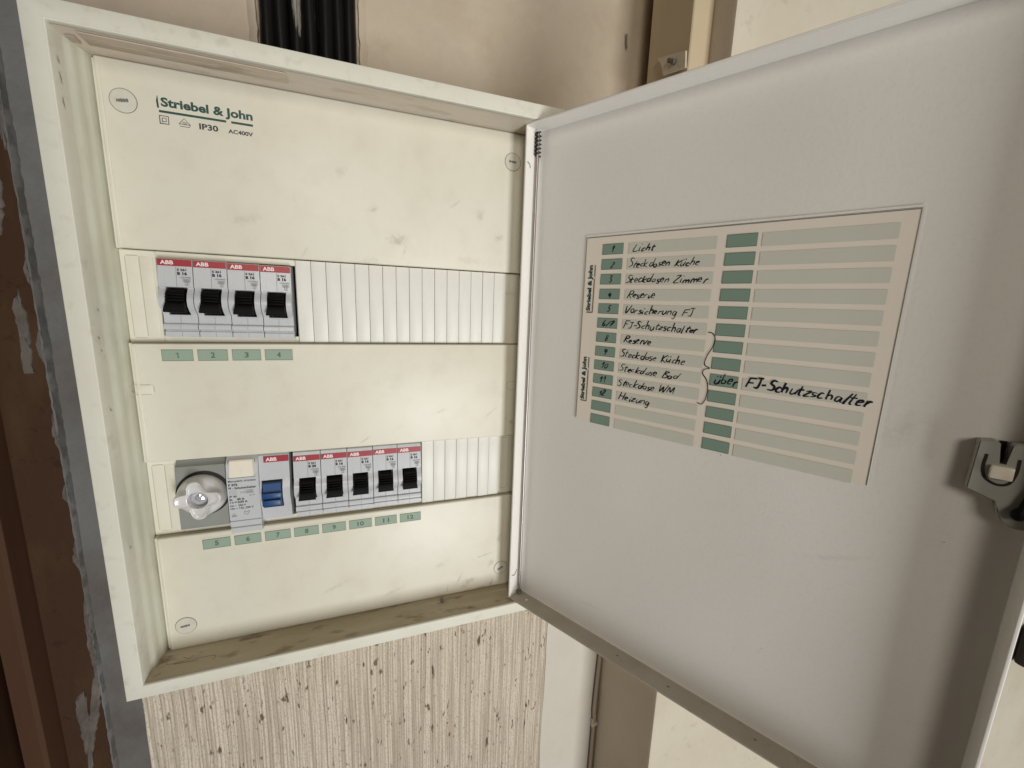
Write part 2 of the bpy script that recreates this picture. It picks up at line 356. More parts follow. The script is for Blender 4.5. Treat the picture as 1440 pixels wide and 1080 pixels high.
# brown timber casing at the far left
dc = empty('door_casing', (-200, 50, -300), 'dark brown varnished timber casing with plaster smears on the left edge', 'door casing')
MB().box(-420, -201, -900, 90, -900, 900, 1).build('panel', M['brown'], dc)
mb = MB(); mb.loft([[(-201, 60, z), (-201, 41, z), (-199.5, 38.5, z), (-189, 38.0, z), (-187, 40, z), (-186, 60, z)] for z in (-900, 900)]); mb.build('bead', M['brown_bead'], dc, smooth=40)
MB().box(-186, -158.5, 54, 90, -900, 900, .8).build('board', M['brown_flat'], dc)
# plaster smeared from the wall over the board: lumpy patches with real thickness
def patch(cx, cz, pts, parent, seed, y=53.9, th=1.2):
    rnd = random.Random(seed); mb = MB(); P = []
    for (a, b), (c, d) in zip(pts, pts[1:] + [pts[0]]):
        n = max(2, int(math.hypot(c - a, d - b) / 3)); P += [(a + (c - a) * k / n, b + (d - b) * k / n) for k in range(n)]
    P = [(a + 2.2 + rnd.uniform(-.7, .7), b + rnd.uniform(-.9, .9)) for a, b in P]
    mx = sum(a for a, b in P) / len(P); mz = sum(b for a, b in P) / len(P)
    rings = [[(mx + (a - mx) * s, y - d + rnd.uniform(-.25, .25) * (d > 0), mz + (b - mz) * s) for a, b in P] for s, d in ((1, -.5), (.96, th * .6), (.8, th), (.45, th * .8), (.1, th))]
    mb.loft(rings, closed=True, caps=(False, True)); return mb.build('plaster_patch', M['plaster'], parent, smooth=50)
patch(0, 0, [(-170, 110), (-167, 96), (-168, 80), (-171, 62), (-174, 60), (-178, 74), (-178, 92), (-175, 106)], dc, 1)
patch(0, 0, [(-168, 30), (-166, 5), (-168, -25), (-173, -26), (-172, -5), (-172, 20)], dc, 3)
patch(0, 0, [(-176, -276), (-171, -272), (-170, -300), (-164, -262), (-161, -262), (-162, -285), (-168, -312), (-173, -334), (-175, -356), (-177, -320), (-178, -290)], dc, 5)
patch(0, 0, [(-160.8, -190), (-160.8, -262), (-162.5, -264), (-164.5, -230), (-163.5, -205)], dc, 6)
prn = random.Random(41)
for zc in (330, 262, 40, -8, -66, -112, -160, -214, -246, -372, -410):
    hh = prn.uniform(6, 18); ww = prn.uniform(1.6, 4.5)
    patch(0, 0, [(-161, zc + hh), (-160.8, zc - hh), (-161 - ww * .6, zc - hh * .5), (-161 - ww, zc + hh * prn.uniform(-.3, .4)), (-161 - ww * .4, zc + hh * .8)], dc, int(zc) + 500, th=.9)
patch(0, 0, [(-161, 200), (-161, 120), (-163, 110), (-165, 140), (-163, 180)], dc, 2)
# ragged plaster ridge along the board's edge
mb = MB(); rnd = random.Random(5)
rows = [-900 + 4 * i for i in range(330)]
rg = []
for z in rows:
    a = rnd.uniform(0, 1.6)
    a *= .6; rg.append([(-158.9 - a, 53.8, z), (-158.8 - a * .5, 53.2 - rnd.uniform(0, .6), z), (-158.2 + rnd.uniform(-.4, .4), 53.4 - rnd.uniform(0, .6), z), (-157.3 + rnd.uniform(-.5, .5), YW - 1.5, z)])
mb.loft(rg, closed=False); mb.build('plaster_ridge', M['grey_wall'], dc, smooth=60)

# post in the corner with its bracket
ps = empty('corner_post', (292, 10, 300), 'painted square timber post standing in the wall corner above the open door', 'post')
mb = MB(); mb.loft([[(282, -13.6, z), (282.8, -14.4, z), (300.6, -14.4, z), (301.2, -13.6, z), (301.2, 59, z), (297.2, 59, z), (282, 36.7, z)] for z in (150, 900)], closed=True, caps=(True, True))
mb.build('post_body', M['trunk'], ps)
for p in ps.children[0].data.polygons: pass
bk = MB(); bk.loft([[(281.5, 33, z), (273, 30, z - 4), (272, 30, z - 4), (281.8, 35, z)] for z in (249,)] , closed=True) if False else None
bk = MB()
# tilted metal plate fixed on the post's left face
def prism(mb, pts3, off):
    a = [mb.bm.verts.new(p) for p in pts3]; b = [mb.bm.verts.new((p[0] + off[0], p[1] + off[1], p[2] + off[2])) for p in pts3]
    mb.bm.faces.new(a); mb.bm.faces.new(b[::-1]); n = len(a)
    for i in range(n): mb.bm.faces.new((a[i], b[i], b[(i + 1) % n], a[(i + 1) % n]))
br = empty('wall_bracket', (278, 14, 235), 'small cream painted metal bracket with a screw at the foot of the post', 'bracket')
prism(bk, [(278.5, 20.5, 237.5), (278.5, -14, 226.5), (277.5, -16.5, 213.5), (276.5, 8, 219), (277.5, 13, 229)], (2.4, 1, .5)); bk.build('plate', M['bracket'], br)
h = MB(); h.tube([(278, 1, 226.5), (275, 1, 226.2)], 1.7, 14); h.tube([(278, -3.5, 223.5), (275, -3.5, 223)], 2.0, 12); h.build('screw', M['seam'], br, smooth=40)

# thin cable in the corner under the door
tc_ = empty('corner_cable', (299, 58, -400), 'thin beige painted cable clipped down the wall corner below the open door', 'cable')
pts = [(298.2 + 1.6 * math.sin((z + 395) * .018) * (1 if z > -460 else .2), 57.5, z) for z in range(-900, -200, 12)]
MB().tube(pts, 2.4, 10).build('sheath', M['thin_cable'], tc_, smooth=60)
mb = MB()
for dx in (-2.9, 2.6): mb.tube([(p[0] + dx, p[1] + 1.3, p[2]) for p in pts], .55, 6)
mb.build('gap', M['seam'], tc_)
MB().box(294.5, 301.2, 53.6, 58, -478, -473, .8).box(294, 296.4, 55, 60, -480, -470, .6).build('clip', M['bracket'], tc_)
# something dark beyond the free edge of the door
dk = empty('dark_fitting', (1070, -38, -485), 'small dark fitting on the wall beyond the door edge', 'wall fitting')
MB().box(1036, 1130, -56, -38.5, -520, -452, 6, 3).build('housing', M['dark'], dk, smooth=40)
MB().box(1044, 1122, -62, -56.2, -512, -460, 3, 2).build('face', M['black'], dk, smooth=40)
# scratches on the wall above
mk = MB(); rnd = random.Random(9)
ribbon(mk, smooth_pts([(271.2, 274), (271.6, 270), (271.9, 266), (272.6, 262)]), [.2] + [1.5] * 14 + [.8], fr_front(58.0)); 
mk.build('scratch', M['seam'], wall)

# black cables entering the box from above
specs = [(-15.4, 4.9), (-6.4, 5.0), (3.0, 5.2), (12.3, 4.8), (21.6, 5.2), (30.4, 4.6), (38.2, 4.3)]
lab = ['leftmost black cable running up from the top of the box', 'second black cable from the left above the box', 'third black cable from the left above the box',
       'middle black cable of the seven above the box', 'third black cable from the right above the box', 'second black cable from the right above the box', 'rightmost black cable beside the plaster edge above the box']
rnd = random.Random(4)
for (x, r), lb in zip(specs, lab):
    pts = [(x + .5 * math.sin(z * .02 + x) + rnd.uniform(-.15, .15), YW - 4.5 - r * .3 + .8 * math.sin(z * .013 + x), z) for z in range(140, 880, 15)]
    rr = [r + rnd.uniform(-.25, .25) for _ in pts]
    o = MB().tube(pts, rr, 14).build('cable', M['cable'], None, smooth=60)
    tag(o, lb, 'cable', 'black cables above the fuse box')
# plaster edges of the cable chase
for side_, x in ((1, 43.6), (-1, -21.4)):
    mb = MB(); rg = []
    rnd = random.Random(20 + side_)
    for z in range(150, 890, 5):
        a = rnd.uniform(-.5, .5)
        rg.append([(x + side_ * (0 + a), YW + 1, z), (x + side_ * (.6 + a), YW - 3.4 + rnd.uniform(-.4, .4), z), (x + side_ * (3.0 + a), YW - 3.0, z), (x + side_ * (8 + a), YW + 1.5, z)])
    mb.loft(rg, closed=False); mb.build('plaster_edge', M['wall'], wall, smooth=60)

# ================================================================== FUSE BOX
fb = empty('fuse_box', (34.4, 0, -29), 'open cream metal fuse box with two rows of breakers and an open door', 'fuse box')
OX0, OX1, OZ0, OZ1 = -105.1, 173.9, -220.8, 162.6
IX0, IX1, IZ0, IZ1 = -95.4, 164.2, -210.9, 152.0
def ring(i, y, x0=OX0, x1=OX1, z0=OZ0, z1=OZ1): return [(x0 + i, y, z0 + i), (x1 - i, y, z0 + i), (x1 - i, y, z1 - i), (x0 + i, y, z1 - i)]
mb = MB()
def cring(i, y): return [(OX1, y, OZ1 - i), (OX0 + i, y, OZ1 - i), (OX0 + i, y, OZ0 + i), (OX1, y, OZ0 + i)]
prof_f = [(0, 59), (0, -25.0), (.35, -25.8), (1.0, -26.1), (8.3, -26.3), (9.2, -26.5), (9.6, -26.2), (9.8, -25.6), (9.85, -20), (9.85, 59)]
mb.loft([cring(i, y) for i, y in prof_f], closed=False)
for sg in (0, 1):
    mb.bm.faces.new([mb.bm.verts.new((OX1, y, (OZ0 + i) if sg else (OZ1 - i))) for i, y in prof_f])
mb.loft([[(IX1, 59, z), (IX1, -14.5, z), (165.2, -15.5, z), (172.6, -26.0, z), (173.6, -25.6, z), (173.9, -24.8, z), (173.9, 59, z)] for z in (IZ0 + .2, IZ1 - .2)], closed=True, caps=(True, True))
mb.build('frame', M['frame'], fb, smooth=30)
Ix0, Ix1, Iz0, Iz1 = IX0 + .05, IX1 - .05, IZ0 + .05, IZ1 - .05
# left inner wall with its moulded cove
mb = MB()
prof = [(Ix0, -25), (Ix0 + .1, -16), (Ix0 + .5, -14.2), (Ix0 + 1.3, -12.8), (Ix0 + 1.75, -11), (Ix0 + 1.95, -8.5), (Ix0 + 2.1, -5.6), (Ix0 + 2.8, -4.3), (Ix0 + 3.1, -2.8), (Ix0 + 3.5, -1), (-91.2, 5)]
mb.loft([[(x, y, z) for x, y in prof] for z in [Iz0 + (Iz1 - Iz0) * k / 40 for k in range(41)]], closed=False)
mb.build('side_wall', M['trough'], fb, smooth=45)
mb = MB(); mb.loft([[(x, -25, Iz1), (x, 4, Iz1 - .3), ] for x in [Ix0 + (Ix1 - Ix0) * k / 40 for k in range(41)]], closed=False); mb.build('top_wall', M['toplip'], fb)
mb = MB(); mb.loft([[(x, -25, Iz0), (x, -9, Iz0 + .2), (x, -8, Iz0 + .9), (x, 5, Iz0 + 1.2)] for x in [Ix0 + (Ix1 - Ix0) * k / 40 for k in range(41)]], closed=False); mb.build('bottom_wall', M['ledge'], fb, smooth=30)
mb = MB(); mb.loft([[(Ix1, -14, z), (Ix1, 8, z)] for z in (Iz0, Iz1)], closed=False); mb.build('side_wall', M['trough'], fb)
MB().box(OX0 + 1, OX1 - 1, 45, 58, OZ0 + 1, OZ1 - 1).build('back_plate', M['dark'], fb)
# old tape on the underside of the top lip
MB().box(-86, 3.5, -23.5, -12, 151.0, 151.7, .3).box(-82, 0, -17.6, -16.8, 150.75, 151.3, .1).build('old_tape', M['seal'], fb, smooth=40)
MB().box(161, 168, -21, -8, -222.3, -220.9, .2).build('mounting_tab', M['dark'], fb)
MB().box(-93, -89, -18, -12, 150.9, 151.6, .2).build('paint_chip', M['seal'], fb)
# marks on the bottom ledge
mb = MB(); f_led = lambda u, v: (u, v, Iz0 + .25)
for a in ([(-88, -12), (-86, -13.2), (-62, -13.4), (-61, -17.5)], [(-84, -14), (-70, -15)], [(-80, -9.4), (-76, -11.6), (-74, -9.2)], [(-92, -21), (-88.5, -20)]):
    ribbon(mb, smooth_pts(a), .35, f_led)
mb.build('scratch', M['seam'], fb)
mb = MB(); mb.turned(0, 0, [(.1, 0), (1.7, 0), (1.5, -1.6), (.5, -2)], 10); mb.build('plaster_crumb', M['seam'], fb, xf=Matrix.Translation((95, -7, -209.2)) )
# chips on the left inner wall
mb = MB(); rnd = random.Random(12)
for (z, y, l) in ((140, -21, 3), (133, -21.5, 5), (122, -21.6, 5), (20, -18, 1.6), (5, -21, 1.5), (-2, -20, 1.2), (-60, -10, 5), (-72, -12, 2), (-95, -6, 1.2), (-120, -19.5, 2), (-140, -10, 1), (-185, -11, 4), (-200, -7, 3.5), (108, -10, 4), (60, -9.5, 3.5), (-35, -19, 2)):
    for k in range(2):
        ribbon(mb, [(y + rnd.uniform(-.4, .4), z + k * .5), (y + rnd.uniform(-.2, 1.2), z - l / 2), (y + rnd.uniform(.4, 1.4), z - l)], [.2, .5, .15], lambda u, v: (Ix0 + .28, u, v))
tag(mb.build('chip', M['groove'], fb), kind='stuff')

# ---- cover plate: three raised fields and two recessed bands
cov = MB()
FY, BY, BK = -2.0, 2.5, 7.0
cov.box(-89.6, 164.0, FY, BK, 54.3, 151.4, .9, 3)
cov.box(-89.6, 164.0, FY, BK, -74.6, -.2, .9, 3)
cov.box(-89.6, 164.0, FY, BK, -210.0, -126.6, 1.2, 3)
cov.box(-91.0, -88.9, FY + 1.3, BK, 54.0, 150.6, .7, 2); cov.box(-91.0, -88.9, FY + 1.3, BK, -74.9, .2, .7, 2); cov.box(-91.0, -88.9, FY + 1.3, BK, -209, -126.2, .7, 2)
def band(z0, z1, xa, xb, za, zb):
    cov.box(-91.2, xa, BY, BK, z0, z1, .3, 1); cov.box(xb, 164, BY, BK, z0, z1, .3, 1)
    cov.box(xa + .02, xb - .02, BY, BK, z0, za, .3, 1); cov.box(xa + .02, xb - .02, BY, BK, zb, z1, .3, 1)
band(.2, 53.9, -74.2, -.5, 4.4, 50.1)
band(-126.2, -75.0, -75.6, 80.2, -122.6, -75.3)
coverp = cov.build('cover_plate', M['cover'], fb, smooth=35)
# knock-outs left of the openings, outlined by fine grooves
def outline(mb, x0, x1, z0, z1, y, wd, r=1.5):
    pts = []
    for cx, cz, a0 in ((x1 - r, z1 - r, 0), (x0 + r, z1 - r, 90), (x0 + r, z0 + r, 180), (x1 - r, z0 + r, 270)):
        pts += [(cx + r * math.cos(R_(a0 + t)), cz + r * math.sin(R_(a0 + t))) for t in (0, 30, 60, 90)]
    pts.append(pts[0]); ribbon(mb, pts, wd, fr_front(y))
for (z0, z1) in ((3.2, 50.6), (-123.2, -78.0)):
    MB().box(-88.6, -82.2, BY - .4, BY + 1, z0, z1, .35, 3).build('knockout', M['cover'], fb, smooth=40)
    MB().box(-81.9, -75.6, BY - .25, BY + 1, z0 + .5, z1 - .3, .2, 2).build('knockout', M['cover'], fb, smooth=40)
    mb = MB(); outline(mb, -88.8, -82.0, z0 - .2, z1 + .2, BY - .06, .22); mb.build('knockout_groove', M['groove'], fb)
mb = MB(); outline(mb, 145.3, 151.6, -121.5, -77.5, BY - .06, .3, .6); mb.build('knockout_groove', M['groove'], fb)
mb = MB(); outline(mb, -92, -80.7, -31.2, -25.0, FY - .06, .3, 2.6); mb.build('knockout_groove', M['groove'], fb)
MB().box(-88.5, -81.0, FY - .35, FY + 1, -30.9, -25.3, .35, 2).build('knockout', M['cover'], fb, smooth=40)
mb = MB(); outline(mb, 146.5, 159, -36, -29.5, FY - .06, .3, 2.6); mb.build('knockout_groove', M['groove'], fb)
# raised bead down the left margin of the fields
for z0, z1 in ((56, 149.5), (-73, -1.5), (-208, -128)):
    MB().box(-88.6, -87.3, FY - .25, FY + 1, z0, z1, .25, 2).build('margin_bead', M['cover'], fb, smooth=40)
# darker line painting shade onto the upward-facing step under each band
mb = MB(); mb.box(-91, 163.9, FY + .25, BY - .05, .02, .14); mb.build('step_shade', M['groove'], fb)
mb = MB(); mb.box(-91, 163.9, FY + .6, BY - .05, -126.5, -126.3); mb.build('step_shade', M['groove'], fb)
# blanking strips, one part each
sme = [MB().box(.12, 8.88, .9, 5, .5, 53.6, .22, 2).mesh('blanking_strip', M['strip'], 40, None), MB().box(.12, 8.88, .9, 5, -125.9, -74.9, .22, 2).mesh('blanking_strip', M['strip'], 40, None)]
og = origin(fb)
for me, xs in ((sme[0], [9 * i for i in range(16)]), (sme[1], [80.3 + 9 * i for i in range(7)])):
    for x in xs:
        o = link('blanking_strip', me, fb); o.location = (x / 1000 - og.x, -og.y + random.uniform(-.0002, .0002), -og.z)
# screws
def screw(x, z, ang):
    sc = MB(); sc.turned(x, z, [(5.9, FY + .5), (5.9, FY - .25), (5.6, FY - .45), (4.6, FY - .5), (.01, FY - .5)], 36, cap=False)
    o = sc.build('screw_cap', M['screwcap'], fb, smooth=30)
    g = MB(); pts = [(x + 6.05 * math.cos(2 * math.pi * k / 40), z + 6.05 * math.sin(2 * math.pi * k / 40)) for k in range(41)]
    ribbon(g, pts, .32, fr_front(FY - .05)); g.build('rim_gap', M['seam'], o)
    g = MB(); c, s_ = math.cos(R_(ang)), math.sin(R_(ang))
    rnd = random.Random(int(x + z)); g2 = [(-3.0 + k * .6, rnd.uniform(.8, 2.1)) for k in range(10)]
    ribbon(g, [(x + c * t, z + s_ * t) for t, _ in g2], [w_ for _, w_ in g2], fr_front(FY - .56)); g.build('slot', M['seam'], o)
screw(-78.7, 131.2, 8); screw(145.8, 132, -4); screw(146.8, -193.4, 24); screw(-79.2, -192.4, 6)

# printing on the upper field
yp = FY - .08; F = fr_front(yp)
lg = MB()
add_text(lg, 'Striebel & John', -62.0, 130.1, 44.2, 6.1, F, bold=.036)
ribbon(lg, [(-63.3, 136.6), (-63.6, 134), (-63.4, 130.5)], [.25, .95, .9], F); ribbon(lg, [(-63.2, 128.9), (-31.4, 128.9)], 1.2, F); ribbon(lg, [(-28.9, 128.9), (-17.9, 128.9)], 1.2, F)
lg.build('printed_logo', M['green_print'], fb)
lg = MB()
def sq(x, z, s, t=.4): ribbon(lg, [(x - s, z - s), (x + s, z - s), (x + s, z + s), (x - s, z + s), (x - s, z - s - t / 2)], t, F)
sq(-61.2, 124.7, 2.0, .5); sq(-61.2, 124.7, .9, .4)
ribbon(lg, [(-54.4, 123.9), (-51.8, 126.9), (-49.1, 123.9), (-49.6, 122.7), (-53.9, 122.7), (-54.4, 123.9), (-49.1, 123.9)], .3, F)
add_text(lg, 'VDE', -52.9, 124.1, 2.2, 1.1, F, bold=.01)
add_text(lg, 'IP30', -44.9, 122.6, 9.2, 3.2, F, bold=.03); add_text(lg, 'AC400V', -30.8, 122.8, 12.6, 2.3, F, bold=.03)
lg.build('printed_marks', M['print'], fb)

# number tags
def number_tag(x, z, n):
    o = MB().box(x - .9, x + 16.9, FY - .12, FY + .2, z - 8.1, z + .9).build('number_tag', M['tag_film'], fb)
    MB().box(x, x + 16, FY - .3, FY - .14, z - 7.1, z - .1, .05, 1).build('green_field', M['tag'], o)
    g = MB(); ribbon(g, [(x + .15, z - .25), (x + 15.85, z - .25), (x + 15.85, z - 6.95), (x + .15, z - 6.95), (x + .15, z - .1)], .3, fr_front(FY - .36)); g.build('outline', M['tag_rim'], o)
    g = MB(); wd = 2.3 * len(n)
    if n == '1': ribbon(g, [(x + 7.2, z - 2.7), (x + 8.2, z - 2.0), (x + 8.2, z - 5.4)], .55, fr_front(FY - .38))
    else: add_text(g, n, x + 8 - wd / 2, z - 5.3, wd, 3.5, fr_front(FY - .38), bold=.03)
    g.build('number', M['tag_num'], o)
for i in range(4): number_tag(-75 + 18.25 * i, -3.7, str(i + 1))
for i in range(8): number_tag(-64.8 + 18.25 * i, -131.0, str(i + 5))

# ================================================================== BREAKERS
# local frame: x 0..17.3, z = 0 at the top of the red band, y as world
W_ = 17.25
PROF0 = [(-16.0, -4.3), (-16.3, -3.4), (-17.4, -3.6), (-20, -5.6), (-23.5, -6.9), (-27, -6.6), (-30, -4.4), (-31.5, -2.4), (-33, -1.9),
        (-37.6, -1.7), (-37.9, -3.0), (-38.4, -3.3), (-41.0, -3.3), (-41.3, -2.6), (-41.5, -.9), (-42.3, -.9), (-42.5, -2.0), (-45.6, -2.0), (-45.7, 12)]
def make_breaker(rating, group, label, x, z0, row):
    t = empty('circuit_breaker', (x, 0, z0), label, 'circuit breaker', group)
    PROF = ([(.5, 12), (.5, 3), (.3, -2.1), (0, -2.6)] if row == 0 else [(3.2, 12), (3.0, 4), (2.5, -1.2), (2.0, -2.1), (0, -2.6)]) + PROF0
    mb = MB(); n = 0
    def slab(xa, xb, prof):
        mb.loft([[(xx, y, z) for z, y in prof] for xx in (xa, xb)], closed=True, caps=(True, True))
    slab(.12, 3.3, PROF); slab(W_ - 3.3, W_ - .12, PROF)
    mid = [(z, y) for z, y in PROF if not (-31.6 < z < -16.5)]
    k = [i for i, (z, y) in enumerate(mid) if z == -16.3][0]
    mid = mid[:k + 1] + [(-17.0, 6), (-32.2, 6)] + [(-32.4, -2.0)] + [m for m in mid[k + 1:] if m[0] <= -33]
    slab(3.32, W_ - 3.32, mid)
    body = link('body', mb.mesh('body', M['grey_plastic'], 35), t)
    # red band + white lettering
    b = MB(); yb = lambda z: -2.6 + (z / 16.0) * 1.7 - .06
    b.loft([[(xx, -2.2, -.15), (xx, -2.85, -.15), (xx, -3.27, -4.0), (xx, -2.5, -4.0)] for xx in (.3, W_ - .3)], closed=True, caps=(True, True)); link('red_band', b.mesh('red_band', M['red'], None), t)
    b = MB(); add_text(b, 'ABB', 1.7, -3.2, 6.4, 2.3, lambda u, v: (u, -2.90 + v * .109, v), bold=.03); link('lettering', b.mesh('lettering', M['white_print'], None), t)
    # print, right of a fine seam
    b = MB(); Fl = lambda u, v: (u, yb(v) - .12, v)
    add_text(b, 'S 261', 9.6, -6.7, 4.6, 1.4, Fl, bold=.045); add_text(b, rating, 9.6, -9.1, 4.9, 1.9, Fl, bold=.06)
    link('print', b.mesh('print', M['print'], None), t)
    b = MB(); add_text(b, '~230/400', 10.3, -10.9, 5.9, .95, Fl, bold=.01)
    ribbon(b, [(12.2, -11.5), (16.0, -11.5), (16.0, -12.9), (12.2, -12.9), (12.2, -11.5)], .2, Fl); add_text(b, '6000', 12.6, -12.7, 3.0, 1.0, Fl, bold=.02)
    ribbon(b, [(13.3, -13.3), (15.1, -13.3), (15.1, -14.9), (13.3, -14.9), (13.3, -13.3)], .2, Fl); add_text(b, '3', 13.9, -14.7, .7, 1.1, Fl)
    link('fine_print', b.mesh('fine_print', M['print_grey'], None), t)
    # seams
    b = MB(); ribbon(b, [(9.1, -4.3), (9.1, -15.8)], .16, Fl)
    ribbon(b, [(8.6, -33.2), (8.6, -37.4)], .16, fr_front(-2.05)); ribbon(b, [(8.6, -38.6), (8.6, -40.9)], .14, fr_front(-3.38)); ribbon(b, [(8.6, -42.7), (8.6, -45.5)], .16, fr_front(-2.08))
    link('seam', b.mesh('seam', M['seam'], None), t)
    # toggle: narrow stem flaring into a ribbed paddle, tipped down
    b = MB(); xl, xr = 4.0, W_ - 4.2
    b.loft([[(xl + .3, 4, -17.4), (xr - .3, 4, -17.4), (xr - .3, 4, -31.6), (xl + .3, 4, -31.6)],
            [(xl + .3, -5.2, -17.8), (xr - .3, -5.2, -17.8), (xr - .3, -4.4, -31.2), (xl + .3, -4.4, -31.2)],
            [(xl + .2, -6.6, -18.6), (xr - .2, -6.6, -18.6), (xr + .1, -8.2, -29.6), (xl - .1, -8.2, -29.6)]], closed=True, caps=(True, True))
    b.loft([[(xl - .1, -6.2, -24.0), (xr + .1, -6.2, -24.0), (xr + .3, -4.6, -30.6), (xl - .4, -4.6, -30.6)],
            [(xl - .2, -8.7, -24.8), (xr + .2, -8.7, -24.8), (xr + .9, -9.4, -30.8), (xl - 1.1, -9.4, -30.8)],
            [(xl - .2, -9.6, -26.0), (xr + .2, -9.6, -26.0), (xr + .8, -10.9, -30.0), (xl - 1.0, -10.9, -30.0)]], closed=True, caps=(True, True))
    for k in range(3): b.box(xl + .2, xr - .2, -9.0 - .9 * k * .5, -6.5, -20.8 - 1.6 * k, -20.0 - 1.6 * k, .15, 1)
    bmesh.ops.bevel(b.bm, geom=[e for e in b.bm.edges if e.calc_length() > 5], offset=.25, segments=1, affect='EDGES')
    link('toggle', b.mesh('toggle', M['black'], 40), t)
    return t
src = make_breaker('B 16', 'circuit breakers in the upper row', 'leftmost breaker of the upper row, above number tag 1', -72.0, 49.6, 0)
def dup(root, loc, label, group):
    r = root.copy(); COL.objects.link(r); r.location = [c / 1000 for c in loc]; r['label'] = label; r['group'] = group
    for ch in root.children:
        c = ch.copy(); COL.objects.link(c); c.parent = r
    return r
g1, g2 = 'circuit breakers in the upper row', 'circuit breakers in the lower row'
PT = 17.45
dup(src, (-72.0 + PT, 0, 49.5), 'second breaker from the left in the upper row, above number tag 2', g1)
dup(src, (-72.0 + 2 * PT, 0, 49.2), 'third breaker from the left in the upper row, above number tag 3', g1)
dup(src, (-72.0 + 3 * PT, 0, 49.0), 'rightmost breaker of the upper row, above number tag 4', g1)
make_breaker('B 20', g2, 'lower row breaker next to the blue switch, above number tag 8', -8.0, -77.3, 1)
src2 = make_breaker('B 16', g2, 'second breaker of the lower row of five, above number tag 9', -8.0 + PT, -77.3, 1)
for k, lb in enumerate(['middle breaker of the lower row of five, above number tag 10', 'fourth breaker of the lower row of five, above number tag 11', 'rightmost breaker of the lower row, beside the blank strips']):
    dup(src2, (-8.0 + PT * (k + 2), 0, -77.3 + (-.15, .1, 0)[k]), lb, g2)

# residual-current switch: label module and blue toggle module
rc = empty('residual_current_switch', (-46.6, 0, -75), 'two module grey residual current switch with blue toggle and cream test button', 'residual current switch')
mb = MB()
P1 = [(-72.5, 10), (-73.5, 0), (-76, -3.2), (-79.5, -5.6), (-88, -6.6), (-117.6, -6.6), (-117.9, -5.8), (-118.4, -5.8), (-118.7, -6.6), (-122.2, -6.6), (-122.6, -5.2), (-123.2, -5.2), (-123.6, -6.2), (-127.2, -6.2), (-127.3, -2.4), (-125.5, 10)]
mb.loft([[(xx, y, z) for z, y in P1] for xx in (-46.8, -28.6)], closed=True, caps=(True, True))
mb.build('label_module', M['grey_light'], rc, smooth=35)
P2 = [(-72.5, 10), (-73.5, 0), (-75.4, -2.8), (-92.5, -4.4), (-92.8, -3.9), (-98, -6.4), (-104, -7.0), (-111, -4.6), (-114, -3.4), (-121.5, -2.4), (-122.2, 10)]
mb = MB()
for xa, xb in ((-28.5, -27.3), (-14.8, -10.3)): mb.loft([[(xx, y, z) for z, y in P2] for xx in (xa, xb)], closed=True, caps=(True, True))
P3 = [(-72.5, 10), (-73.5, 0), (-75.4, -2.8), (-92.5, -4.4), (-92.8, 5), (-111.5, 5), (-111.8, -4.0), (-114, -3.4), (-121.5, -2.4), (-122.2, 10)]
mb.loft([[(xx, y, z) for z, y in P3] for xx in (-27.28, -14.82)], closed=True, caps=(True, True))
mb.build('switch_module', M['grey_plastic'], rc, smooth=35)
MB().box(-25.5, -10.5, -3.6, -2.9, -80.1, -76.0).build('red_band', M['red'], rc)
mb = MB(); add_text(mb, 'ABB', -24.2, -79.3, 6.6, 2.5, fr_front(-3.66), bold=.03); mb.build('lettering', M['white_print'], rc)
# blue toggle
mb = MB()
mb.loft([[(-26.6, 3, -93.4), (-15.4, 3, -93.4), (-15.4, 3, -110.8), (-26.6, 3, -110.8)], [(-26.6, -6.4, -93.6), (-15.4, -6.4, -93.6), (-15.4, -7.4, -110), (-26.6, -7.4, -110)],
         [(-26.3, -7.4, -94.0), (-15.6, -7.4, -94.0), (-15.4, -10.0, -109.0), (-26.4, -10.0, -109.0)]], closed=True, caps=(True, True))
mb.box(-26.8, -15.2, -10.9, -8, -103.4, -99.6, .7, 2); mb.box(-26.5, -15.4, -11.8, -8.4, -108.6, -104.2, .8, 2)
mb.build('blue_toggle', M['blue'], rc, smooth=40)
MB().box(-26.9, -14.9, -5, 3.5, -112, -92.9).build('toggle_slot', M['dark'], rc)
# test button on the sloping shoulder
mb = MB(); mb.loft([[(-45.2, -3.4, -76.2), (-31.0, -3.4, -76.2), (-30.6, -6.0, -87.6), (-45.4, -6.0, -87.6)], [(-44.9, -5.3, -76.6), (-31.4, -5.3, -76.6), (-31.0, -7.9, -87.0), (-45.0, -7.9, -87.0)]], closed=True, caps=(True, True))
bmesh.ops.bevel(mb.bm, geom=list(mb.bm.edges), offset=.35, segments=2, affect='EDGES')
tb = mb.build('test_button', M['testbutton'], rc, smooth=40)
mb = MB(); Fb = lambda u, v: (u, -5.9 - (-78.6 - v) * .25, v)
add_text(mb, 'T', -39.3, -86.2, 2.2, 3.6, Fb); mb.build('letter', M['strip'], tb)
mb = MB(); ribbon(mb, [(-45.7, -76.4), (-45.7, -88.0), (-30.4, -88.0), (-30.4, -76.4)], .35, lambda u, v: (u, -4.2 + (v + 76) * .205 - .15 if v > -79 else -6.72, v)); mb.build('button_gap', M['seam'], rc)
mb = MB(); Fr = fr_front(-6.7)
rows = [('Monatlich drücken', -90.9, 15.8, 1.4, .02, 0), ('F 372', -93.6, 5.2, 1.7, .05, 0), ('FI - Schutzschalter', -95.8, 15.8, 1.6, .035, 0), ('IP 40', -101.6, 4.2, 1.4, .03, 0), ('Iₙ    40 A'.replace('ₙ', 'n'), -103.7, 8.6, 1.6, .05, 0),
        ('I n = 0,03 A', -105.9, 10.2, 1.75, .05, 0), ('Un ~  230 V', -108.0, 9.0, 1.4, .035, 0), ('Um ~ 142...250 V', -110.0, 13.4, 1.4, .03, 0)]
